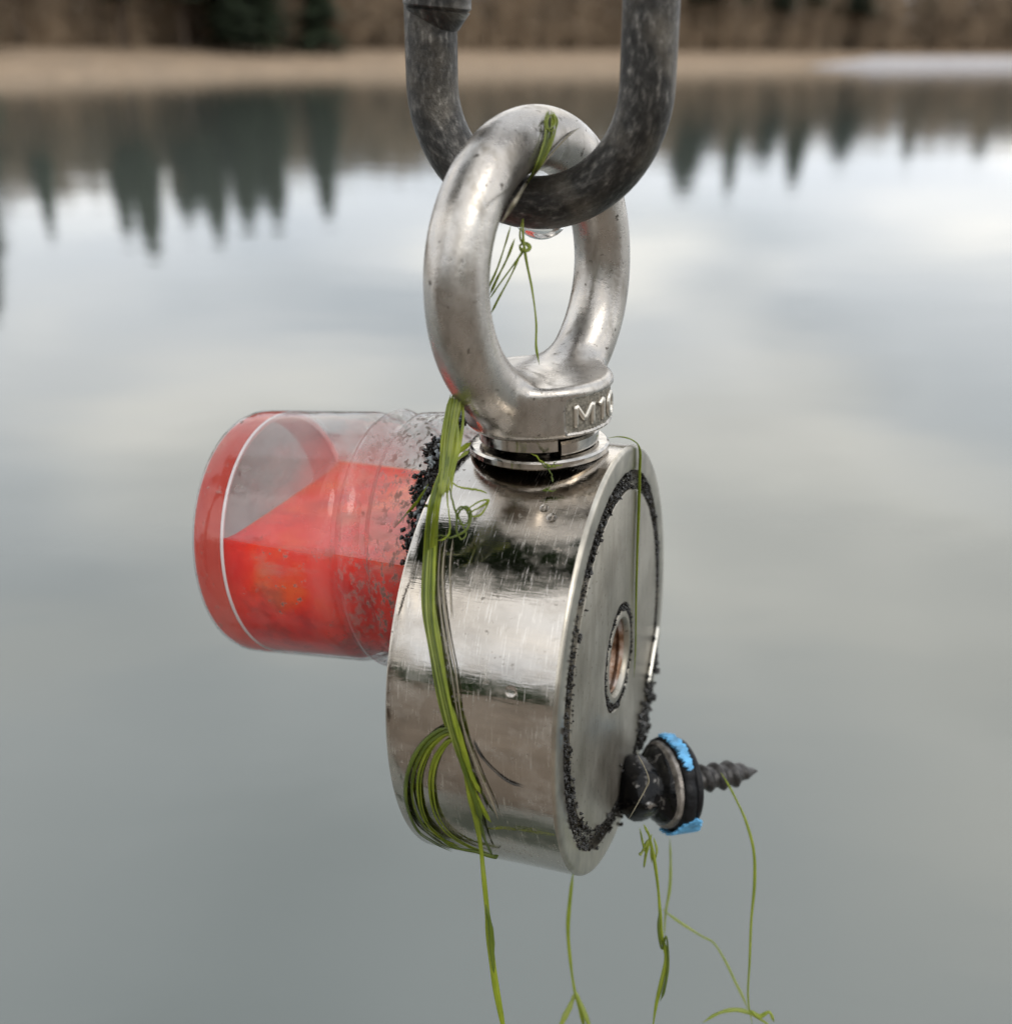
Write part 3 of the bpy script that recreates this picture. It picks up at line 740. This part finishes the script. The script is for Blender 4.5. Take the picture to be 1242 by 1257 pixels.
# liquid: the jar's inside cut off by a level plane, 6 mm above the axis half-way along
lev = JROT.inverted() @ Vector((0, 0, 1)); LH = 6.0 * mm - lev.x / lev.z * 0
V = []; F = []; na, nl = 48, 30; RLQ = 22.75 * mm
def lq(x): return RLQ * (1 - .062 * max(0, min(1, (20.5 * mm - x) / (2.5 * mm))))
def lvl(x): return (6.0 * mm * lev.z - lev.x * (x - 25 * mm)) / lev.z
for i in range(nl + 1):
    x = 3 * mm + i / nl * 35.4 * mm; rq = lq(x); zt = max(-rq * .99, min(rq * .99, lvl(x))); a0 = math.acos(zt / rq)
    for k in range(na + 1):
        a = a0 + (2 * math.pi - 2 * a0) * k / na; V.append((x, rq * math.sin(a), rq * math.cos(a)))
    for k in range(1, 13):                  # level top with a meniscus at the walls
        u_ = -1 + 2 * (k / 13); u_ = math.copysign(abs(u_) ** .55, u_) if abs(u_) > .01 else u_
        y = rq * math.sin(a0) * u_; V.append((x, y, zt - .9 * mm * (1 - abs(u_) ** 10)))
m_ = na + 13
for i in range(nl):
    for k in range(m_): F.append((i * m_ + k, i * m_ + (k + 1) % m_, (i + 1) * m_ + (k + 1) % m_, (i + 1) * m_ + k))
F += [tuple(range(m_))[::-1], tuple(range(nl * m_, (nl + 1) * m_))]
smooth_by_angle(obj('red_liquid', V, F, LIQ, jar), 40)

# black iron filings and muck between jar mouth and magnet
items = []; muck = []
jb = ROT.inverted() @ (j0 + jX * .0025 - C0)
for _ in range(5200):
    a = random.uniform(0, 6.283); r = random.gauss(23.5, .35) * mm
    items.append(((-TM - random.uniform(0, 2.1 + .7 * math.sin(5 * a) + .5 * math.sin(13 * a + 1)) * mm, jb.y + r * math.sin(a), jb.z + r * math.cos(a)), (.1 + .4 * random.random() ** 2) * mm))
for c, n in ((.28, 260), (.05, 200), (-.5, 160), (-.8, 200), (-1.2, 160), (.6, 150)):
    for _ in range(n):
        a = random.gauss(c, .055); r = random.gauss(24.0, .35) * mm
        items.append(((-TM - abs(random.gauss(1.6, .8)) * mm, jb.y + r * math.sin(a), jb.z + r * math.cos(a)), random.uniform(.18, .55) * mm))
V, F = lumps(items); fil = empty('iron_filings', C0, ROT)
tag(fil, 'black clumped iron filings between the jar mouth and the magnet', 'iron filings')
obj('clump', V, F, GRIT, fil, smooth=False)
for _ in range(160):
    a = random.gauss(-.35, .5); r = random.gauss(24.1, .4) * mm
    muck.append(((-TM - random.uniform(.2, 2.0) * mm, jb.y + r * math.sin(a), jb.z + r * math.cos(a)), random.uniform(.3, .7) * mm))
V, F = lumps(muck); obj('muck', V, F, MUCK, fil)

# ================================================================== SCREW stuck to the face
sX = Vector((.9397, .342, -.10)).normalized(); sZ = Vector((0, 0, 1)); sZ = (sZ - sX * sZ.dot(sX)).normalized(); sY = sZ.cross(sX)
def face_hit(px, py, off=0.0):
    r = ray(px, py); t = (C0 + nX * off - CAM).dot(nX) / r.dot(nX); return CAM + r * t
s0 = face_hit(764, 970, .4 * mm)
SROT = Matrix((sX, sY, sZ)).transposed()
m, t, o = mat('black_coating_with_glints')
glints = ramp(t, noise(t, 420, 4, .6), [(.60, (0,) * 3), (.70, (1,) * 3)])  # small bright steel spots painted in as glints on the black head
hp_ = principled(t, o, Base_Color=mixc(t, glints, (.004, .004, .0045), (.34, .32, .30)), Roughness=.12, Metallic=glints, Specular_IOR_Level=.22)
L(t, bump(t, noise(t, 260, 3), .0004), hp_.inputs['Normal']); HEADM = m
scr = empty('roofing_screw', s0, SROT); tag(scr, 'black hex head roofing screw with blue flaked washer, stuck to the magnet face', 'screw')
# head: worn hexagon with a bowl-shaped flange
hv = []; hf = []; seg = 60
hp = [(-1.0, 0), (-.85, 2.2), (-.4, 3.8), (.4, 5.0), (1.6, 5.8), (3.2, 6.0), (4.6, 5.7), (5.3, 5.5), (5.7, 5.9), (6.2, 6.7), (6.9, 7.3), (7.4, 7.5)]
for i, (x, r) in enumerate(hp):
    for k in range(seg):
        a = 2 * math.pi * k / seg + .3
        hx = math.cos(math.pi / 6) / math.cos((a % (math.pi / 3)) - math.pi / 6); f = 1 + (hx - .93) * (.9 if 3 <= i <= 6 else 0)
        f *= 1 + .02 * math.sin(3 * a + i); hv.append((x * mm, r * f * mm * math.cos(a), r * f * mm * math.sin(a)))
for i in range(len(hp) - 1):
    for k in range(seg): hf.append((i * seg + k, i * seg + (k + 1) % seg, (i + 1) * seg + (k + 1) % seg, (i + 1) * seg + k))
smooth_by_angle(obj('head', hv, hf, HEADM, scr), 50)
V, F = lathe([(6.9 * mm, 6.4 * mm), (7.2 * mm, 7.4 * mm), (7.8 * mm, 8.1 * mm), (8.5 * mm, 8.2 * mm), (8.6 * mm, 6 * mm)], 72)
smooth_by_angle(obj('dished_washer', V, F, GREYM, scr), 40)
def wob(i, a): return .03 * math.sin(5 * a + 1) * math.sin(9 * a) + .015 * math.sin(17 * a)
V, F = lathe([(8.4 * mm, 5 * mm), (8.6 * mm, 8.4 * mm), (9.2 * mm, 9.0 * mm), (10.6 * mm, 9.0 * mm), (11.1 * mm, 8.6 * mm), (11.2 * mm, 8.1 * mm)], 90, wob)
obj('rubber_washer', V, F, BLACKR, scr)
V, F = lathe([(11.0 * mm, 7.6 * mm), (11.2 * mm, 8.5 * mm), (11.8 * mm, 8.7 * mm), (12.5 * mm, 8.4 * mm), (12.9 * mm, 7.6 * mm), (13.0 * mm, 2.4 * mm)], 72)
obj('sealing_washer', V, F, BLACKR, scr)
# blue paint flakes left on the washer edge (top and bottom)
def flake(a0, a1, xa, xb, r, nm=44):
    V = []; F = []
    for i in range(nm + 1):
        t = i / nm; a = a0 + (a1 - a0) * t; e = math.sin(math.pi * min(1, max(0, t))) ** .35
        j1, j2 = random.uniform(-.5, .5), random.uniform(-.35, .35); m0 = (xa + xb) / 2
        xl, xr = m0 + (xa - m0) * e + j1, m0 + (xb - m0) * e + j2
        for x, rr in ((xl, r - .5), (xl + .05, r + random.uniform(-.08, .06)), (xr - .05, r + random.uniform(-.05, .1)), (xr, r - .6)):
            V.append((x * mm, rr * mm * math.cos(a), rr * mm * math.sin(a)))
    for i in range(nm):
        for k in range(3): F.append((i * 4 + k, i * 4 + k + 1, i * 4 + 5 + k, i * 4 + 4 + k))
    return V, F
R_ = math.radians
V, F = flake(R_(52), R_(132), 8.8, 11.0, 9.4); obj('paint_flake', V, F, BLUE, scr, smooth=False)
V, F = flake(R_(192), R_(276), 8.3, 13.5, 9.45); obj('paint_flake', V, F, BLUE, scr, smooth=False)
# threaded tip
V = []; F = []; seg, rw = 48, 120; x0, x1 = 12.5, 29.7
for i in range(rw + 1):
    t = i / rw; x = x0 + (x1 - x0) * t; tp = min(1, (1 - t) / .34) ** .8
    for k in range(seg):
        a = 2 * math.pi * k / seg; ph = ((x / 3.0) - k / seg) % 1; crest = max(0, 1 - abs(ph - .5) / .34) ** .7
        r = (2.05 + .75 * crest * min(1, (1 - t) * 5)) * tp + .04; V.append((x * mm, r * mm * math.cos(a), r * mm * math.sin(a)))
for i in range(rw):
    for k in range(seg): F.append((i * seg + k, i * seg + (k + 1) % seg, (i + 1) * seg + (k + 1) % seg, (i + 1) * seg + k))
F.append(tuple(range(rw * seg, (rw + 1) * seg)))
obj('threaded_tip', V, F, THREAD, scr)

# bright sliver and black crumbs near the right edge of the face
a, b = face_hit(807, 769, .5 * mm), face_hit(795.5, 838, .6 * mm)
V, F, UV = tube_data([a, a.lerp(b, .05), a.lerp(b, .5), a.lerp(b, .95), b], lambda t: .42 * mm if .01 < t < .99 else .2 * mm, 8, .55)
tag(obj('metal_sliver', V, F, SHARD), 'bright straight metal sliver stuck at the right edge of the magnet face', 'metal sliver')
it = []
for px0, py0, sd_, n, rr in ((803, 806, (3, 14), 40, .8), (797, 848, (4, 12), 45, .7), (791, 882, (4, 9), 80, .9), (786, 905, (3, 8), 30, .6), (772, 950, (7, 8), 60, .7), (764, 990, (4, 8), 30, .6)):
    for _ in range(n):
        it.append((w2loc(face_hit(random.gauss(px0, sd_[0] * .6), random.gauss(py0, sd_[1]), .3 * mm)) , random.uniform(.3, rr) * mm))
V, F = lumps([(c, r) for c, r in it if math.hypot(c.y, c.z) < RM * 1.01]); g = empty('black_crumbs', C0, ROT)
tag(g, 'black crumbs of magnetic dirt along the right edge of the magnet face', 'dirt'); obj('clump', V, F, GRIT, g, smooth=False)

# ================================================================== WATERWEED
def cyl_hit(px, py, off=.3 * mm):
    """point on the magnet's curved side (radius RM+off) seen at the pixel; falls back to the silhouette"""
    r = ray(px, py); o = w2loc(CAM); d = Vector((r.dot(nX), r.dot(hY), r.dot(upZ))); R = RM + off
    A = d.y ** 2 + d.z ** 2; B = o.y * d.y + o.z * d.z; Cc = o.y ** 2 + o.z ** 2 - R * R; D = B * B - A * Cc
    t = (-B - math.sqrt(max(0, D))) / A; return CAM + r * t
def strand(pts, wpx, flat=.35, nm='strand', m=None, parent=None, taper=.08, seg=8, jit=0.0, side=None):
    P = catmull([Vector(p) for p in pts], 7)
    if jit: P = [p + Vector([random.gauss(0, jit) for _ in range(3)]) for p in P]
    r = wpx / 2 * .000122
    ph = random.uniform(0, 6)
    f = lambda t: r * (.82 + .18 * math.sin(9 * t + ph) + .06 * math.sin(31 * t + ph)) * (1 if .12 < t < .88 else taper + (1 - taper) * min(t, 1 - t) / .12)
    V, F, UV = tube_data(P, f, seg, flat, side=side)
    UV = [(u, v * 40) for u, v in UV]
    o = obj(nm, V, F, m or WEED, uvs=UV)
    return under(o, parent) if parent else o
def weed(label, first, cat='waterweed'):
    t = empty('waterweed', first); tag(t, label, cat, 'strands of waterweed on the magnet' if cat == 'waterweed' else None); bpy.context.view_layer.update(); return t
cy = lambda L_, off=.35 * mm: [cyl_hit(x, y, off) for x, y in L_]
fr = lambda L_, d0, d1=None: [at(x, y, d0 + ((d1 if d1 is not None else d0) - d0) * i / max(1, len(L_) - 1)) for i, (x, y) in enumerate(L_)]
VS = Vector((0, -1, .4))                     # flat side of ribbons turned outwards

dT = (at(0, 0, 1) - CAM).length * 0 + .166
W1 = weed('long green weed bundle draped from the eyebolt down the polished side', cyl_hit(545, 700))
for x0, x1, x2, wd in ((556, 549, 546, 9), (560, 556, 548, 9), (565, 560, 549, 8), (570, 563, 552, 8), (553, 545, 541, 7), (562, 552, 543, 6), (567, 566, 556, 5)):
    strand(fr([(x0, 484), (x1 + random.uniform(-3, 3), 515), (x1 - 2, 545), (x2, 580), (x2 - 2, 605)], .166, .163), wd, .4, parent=W1, m=random.choice((WEED, WEED, WEED_D)), side=VS)
for _k in range(9):
    dx = random.uniform(-9, 9)
    strand(fr([(561 + dx * .9, 486), (553 + dx * .8, 530), (547 + dx * .6, 575), (541 + dx * .5, 610)], .1650, .1625), random.uniform(2.5, 4.5), .6, parent=W1, m=random.choice((WEED, WEED_P, WEED_D)), seg=6)
for _k in range(7):
    dx = random.uniform(-7, 9)
    strand(cy([(533 + dx * .6, 640), (529 + dx, 700), (529 + dx, 760), (539 + dx, 820), (552 + dx, 880), (566 + dx, 930)], random.uniform(1.2, 1.9) * mm), random.uniform(2.5, 5), .6, parent=W1, m=random.choice((WEED, WEED_P, WEED_D)), seg=6)
for _k in range(5):
    dx = -7 + 3.2 * _k + random.uniform(-1, 1)
    strand(fr([(545 + dx * .6, 575), (538 + dx * .8, 600), (532 + dx, 630)], .1632, .1635) + cy([(528 + dx, 680), (526 + dx, 740), (534 + dx, 790), (543 + dx, 845), (552 + dx, 885), (561 + dx, 920 + random.uniform(-20, 20))], random.uniform(.5, 1.1) * mm), random.uniform(4, 7.5), .3, parent=W1, m=random.choice((WEED, WEED, WEED_D)), side=VS)
strand(cy([(524, 745), (534, 800), (545, 850), (558, 905), (576, 960), (596, 1000), (603, 1010)], .9 * mm), 7, .25, parent=W1, side=VS)
strand(cy([(548, 870), (560, 915), (574, 955), (586, 990), (592, 1008)], 1.3 * mm), 7, .3, parent=W1, m=WEED_D, side=VS)
strand(cy([(552, 860), (564, 905), (578, 950), (590, 975)], 1.2 * mm), 8, .3, parent=W1, side=VS)
lowz = cyl_hit(590, 1035, 1.0 * mm); dl = (lowz - CAM).dot(Vector((0, cp, -sp_)))
strand(cy([(566, 925), (576, 975), (584, 1005)], 1.1 * mm) + fr([(590, 1040), (594, 1080), (598, 1120), (600, 1145), (604, 1180), (609, 1215), (617, 1258), (622, 1290)], dl - .001, dl), 9, .5, parent=W1, side=VS)
strand(fr([(596, 1110), (602, 1140), (604, 1170), (606, 1195)], dl - .002), 8, .4, parent=W1, m=WEED_D, side=VS)
strand(cy([(548, 650), (543, 710), (549, 770), (560, 830), (567, 885), (585, 940), (604, 985), (612, 1008)], .5 * mm), 3, .6, nm='fibre', m=FIBRE, parent=W1)
strand(cy([(541, 660), (538, 720), (545, 780), (556, 840), (563, 890)], .5 * mm), 2.4, .6, nm='fibre', m=FIBRE, parent=W1)
strand(cy([(556, 660), (552, 700), (554, 760)], .4 * mm), 2, .6, nm='fibre', m=FIBRE, parent=W1)

W2 = weed('dark green weed curled in nested loops on the lower polished side', cyl_hit(510, 970))
for L_, wd in (([(560, 893), (538, 897), (515, 918), (501, 950), (500, 985), (513, 1018), (535, 1034), (556, 1044)], 10), ([(562, 902), (544, 903), (525, 923), (514, 955), (516, 990), (527, 1015), (545, 1030), (570, 1040)], 9), ([(562, 908), (549, 912), (535, 933), (529, 960), (533, 995), (548, 1022), (575, 1040), (603, 1050)], 9), ([(560, 898), (545, 899), (522, 917), (507, 950), (507, 985), (520, 1015), (545, 1036), (585, 1046)], 5)):
    for _k in range(4):
        dx, dy = random.uniform(-wd, wd) * .42, random.uniform(-3, 3)
        strand(cy([(x + dx, y + dy * min(1, (i_ + .5) / 3)) for i_, (x, y) in enumerate(L_)], random.uniform(.3, .9) * mm), random.uniform(.25, .6) * wd, .4, m=random.choice((WEED_D, WEED_D, WEED)), parent=W2, side=VS)
strand(cy([(540, 1030), (560, 1041), (585, 1046), (606, 1052), (612, 1050)], .9 * mm), 6, .5, m=WEED_D, parent=W2, side=VS)
strand(cy([(587, 1000), (594, 1028), (604, 1050)], .8 * mm), 5, .5, m=WEED_D, parent=W2, side=VS)

W3 = weed('curly tangle of thin green weed beside the washer', cyl_hit(570, 640))
dW = .1635
for L_ in ([(545, 570), (552, 600), (558, 625), (565, 640), (572, 655), (566, 662), (560, 650), (563, 630), (572, 622), (578, 632), (574, 648), (566, 655), (552, 660), (541, 657), (533, 662)],
           [(550, 585), (549, 610), (552, 640), (551, 655), (545, 662), (536, 664)], [(572, 632), (582, 626), (594, 620), (599, 614), (590, 615), (578, 622), (572, 630)],
           [(560, 640), (568, 645), (575, 640), (574, 628), (566, 622), (560, 630), (562, 648)], [(575, 634), (588, 633), (597, 622), (601, 612)],
           [(553, 590), (562, 597), (578, 600), (592, 603), (598, 606)]):
    strand(fr(L_, dW, dW - .0005), 4.2, .7, parent=W3, m=random.choice((WEED, WEED_D, WEED)), jit=.00003, seg=6)
W4 = weed('two short green blades tucked behind the washer', at(560, 555, .171))
strand(fr([(552, 566), (564, 554), (578, 543)], .168, .172), 7, .3, parent=W4, side=VS)
strand(fr([(550, 574), (564, 562), (576, 553)], .168, .172), 5, .3, parent=W4, m=WEED_P, side=VS)
W5 = weed('thin green blade crossing the black filings by the jar', at(505, 620, .180))
strand(fr([(484, 648), (498, 632), (512, 616), (526, 594)], .182, .172), 6, .4, parent=W5)

# weed wound round the eye ring
def ring_hit(px, py, off=.25 * mm):
    """first hit of the pixel ray with the eye ring (sphere tracing the ring itself)"""
    r = ray(px, py); k = r.length; d = r.normalized(); t = .12
    O = loc2w(BX, 0, RM + ZC * mm); e = nX * math.cos(PH) + hY * math.sin(PH); nn = upZ.cross(e).normalized()
    for _ in range(90):
        p = CAM + d * t - O; q, zt, ww = p.dot(e), p.dot(upZ), p.dot(nn)
        s = math.hypot(math.hypot(q, zt) - RC * mm, ww) - RT * mm - off
        if s < 2e-5: break
        t += s * .9
        if t > .3: return at(px, py, .166)
    return CAM + d * t
rh = lambda L_, off=.3 * mm: [ring_hit(x, y, off) for x, y in L_]
W6 = weed('green weed knot wound over the top of the eyebolt ring', ring_hit(675, 150))
for _k in range(9):
    dx, q = random.uniform(-6, 6), random.uniform(.6, 1.2)
    strand(rh([(675 + dx * .8, 134 + abs(dx) * .4), (675 + dx * 1.3 * q, 148), (674 + dx * q, 166), (668 + dx * .8, 186), (659 + dx * .5, 206), (648 + dx * .3, 224 + random.uniform(-4, 4))], random.uniform(.15, .5) * mm), random.uniform(1.8, 3.6), .6, parent=W6, m=random.choice((WEED, WEED_P, WEED_D)), seg=6)
for L_ in ([(668, 150), (672, 158), (681, 152), (679, 141), (670, 144), (668, 152)], [(676, 136), (684, 146), (682, 158), (674, 160), (671, 148), (677, 139)]):
    strand(rh(L_, .6 * mm), 2.8, .7, parent=W6, m=WEED_P, seg=6)
W7 = weed('pale straw fibre lying slantwise across the top of the eyebolt ring', ring_hit(690, 175), 'fibre')
strand(rh([(712, 156), (700, 164), (688, 176), (672, 194), (658, 210), (645, 226)], .3 * mm) + fr([(634, 244), (624, 260), (614, 276)], .150, .151), 5, .5, nm='fibre', m=FIBRE, parent=W7)
W8 = weed('thin green strands hanging inside the eyebolt ring under the link', at(643, 303, .170))
DI = .160
for L_, wd, m_ in (([(627, 276), (620, 300), (610, 330), (600, 352), (596, 362)], 5, WEED), ([(641, 268), (638, 290), (643, 305), (630, 325), (612, 350), (600, 368)], 5, WEED), ([(632, 292), (622, 318), (610, 342), (601, 362)], 6, WEED), ([(641, 306), (628, 336), (612, 366), (602, 386)], 5, WEED), ([(642, 268), (642, 290), (646, 320), (653, 355), (658, 395), (658, 425), (662, 448)], 6, WEED), ([(636, 300), (644, 308), (650, 304), (645, 298), (638, 302), (642, 312)], 6, WEED_P)):
    strand(fr(L_, DI, DI + .004), wd, .6, parent=W8, m=m_)

W9 = weed('thin green strand crossing the magnet top and running down its face', face_hit(782, 620))
tp = [at(744, 538, .189), at(760, 536, .189), at(776, 540, .1885)]
strand(tp + [face_hit(x, y, .5 * mm) for x, y in ((785, 551), (785, 580), (784, 620), (782, 680), (780.5, 740), (780, 790), (778, 832))], 8.5, .35, parent=W9, m=WEED)
W10 = weed('small green sprig caught on the front of the washers', at(675, 580, .172))
fw = .1705
for L_ in ([(652, 556), (664, 566), (676, 572), (690, 570)], [(668, 568), (676, 580), (679, 592)], [(660, 563), (672, 574), (684, 566)], [(676, 598), (668, 602), (682, 603)]):
    strand(fr(L_, fw), 4, .6, parent=W10, m=random.choice((WEED, WEED_D)), seg=6, jit=.0001)

# strands hanging below
W11 = weed('pale green strand hanging behind the lowest point of the magnet', at(700, 1120, .205))
strand(fr([(704, 1066), (700, 1100), (697, 1140), (700, 1180), (705, 1215), (712, 1240), (720, 1275)], .212), 10.8, .6, parent=W11)
strand(fr([(706, 1218), (700, 1235), (690, 1255), (684, 1275)], .212), 10.8, .5, parent=W11, m=WEED_P)
strand(fr([(705, 1215), (714, 1235), (722, 1256), (728, 1275)], .211), 12.2, .5, parent=W11, m=WEED_P)
W12 = weed('thickest green strand hanging below the screw head', at(808, 1100, .2))
d12 = .197
strand(fr([(796, 1020), (802, 1050), (807, 1085), (810, 1120), (812, 1150), (818, 1175), (812, 1205), (805, 1235), (800, 1270)], d12), 13.5, .5, parent=W12)
strand(fr([(810, 1115), (808, 1140), (812, 1165), (818, 1150), (820, 1185), (815, 1215), (810, 1230)], d12 - .001), 11, .35, parent=W12, m=WEED_D)
for L_ in ([(785, 1016), (790, 1040), (794, 1052)], [(800, 1024), (794, 1042), (790, 1066)], [(796, 1030), (788, 1046), (784, 1050)], [(790, 1012), (798, 1032), (800, 1060)], [(802, 1028), (806, 1044), (803, 1060)]):
    strand(fr(L_, d12), 6.8, .5, parent=W12, m=random.choice((WEED, WEED_P)), seg=6)
W13 = weed('pale blurred strand hanging behind the thick one and trailing right', at(822, 1080, .215))
strand(fr([(822, 1028), (823, 1060), (822, 1090), (817, 1120), (815, 1150)], .216), 8.1, .6, parent=W13, m=WEED_P)
strand(fr([(812, 1116), (828, 1128), (846, 1140), (862, 1150), (876, 1158), (890, 1180), (902, 1205), (912, 1225), (920, 1245)], .216), 6.8, .6, parent=W13, m=WEED_P)
W14 = weed('long green strand arching down from the threaded screw tip', at(920, 1050, .2))
strand(fr([(884, 948), (893, 962), (905, 985), (916, 1010), (925, 1045), (926, 1085), (922, 1130), (920, 1180), (918, 1225), (924, 1262)], .203), 9.5, .5, parent=W14)
strand(fr([(862, 1256), (880, 1245), (900, 1240), (918, 1243), (934, 1252), (948, 1262)], .204), 9.5, .5, parent=W14, m=WEED_P)
strand(fr([(920, 1240), (932, 1248), (944, 1243), (950, 1255)], .204), 10.8, .5, parent=W14)
W15 = weed('hair thin straw fibre lying across the screw head', at(785, 985, .19), 'fibre')
strand(fr([(781, 924), (790, 940), (796, 956), (794, 965), (784, 984), (771, 1007)], .1855), 3.5, .7, nm='fibre', m=FIBRE, parent=W15)
W16 = weed('fine dark hair curving over the lower polished side', cyl_hit(610, 950), 'hair')
strand(cy([(580, 908), (590, 928), (606, 946), (624, 960), (643, 967)], .2 * mm), 2.6, 1, nm='hair', m=HAIR, parent=W16)

# beads of water on the polished side
for i, (x, y, r, lb) in enumerate(((627, 849, .95, 'round water bead on the polished side right of the weed bundle'), (668, 624, .8, 'water bead on the mirror patch below the washer'), (677, 636, .9, 'lower of two water beads below the washer'))):
    c = cyl_hit(x, y, 0); nr = w2loc(c); nr = (hY * nr.y + upZ * nr.z).normalized(); u = nX; v = nr.cross(u)
    V0, F0 = lathe([(-.1 * mm, r * mm), (.15 * r * mm, r * .97 * mm), (.4 * r * mm, r * .75 * mm), (.52 * r * mm, r * .4 * mm), (.56 * r * mm, 0)], 24)
    tag(obj('water_bead', [c + nr * q[0] + u * q[1] + v * q[2] for q in V0], F0, DROP), lb, 'water drop')
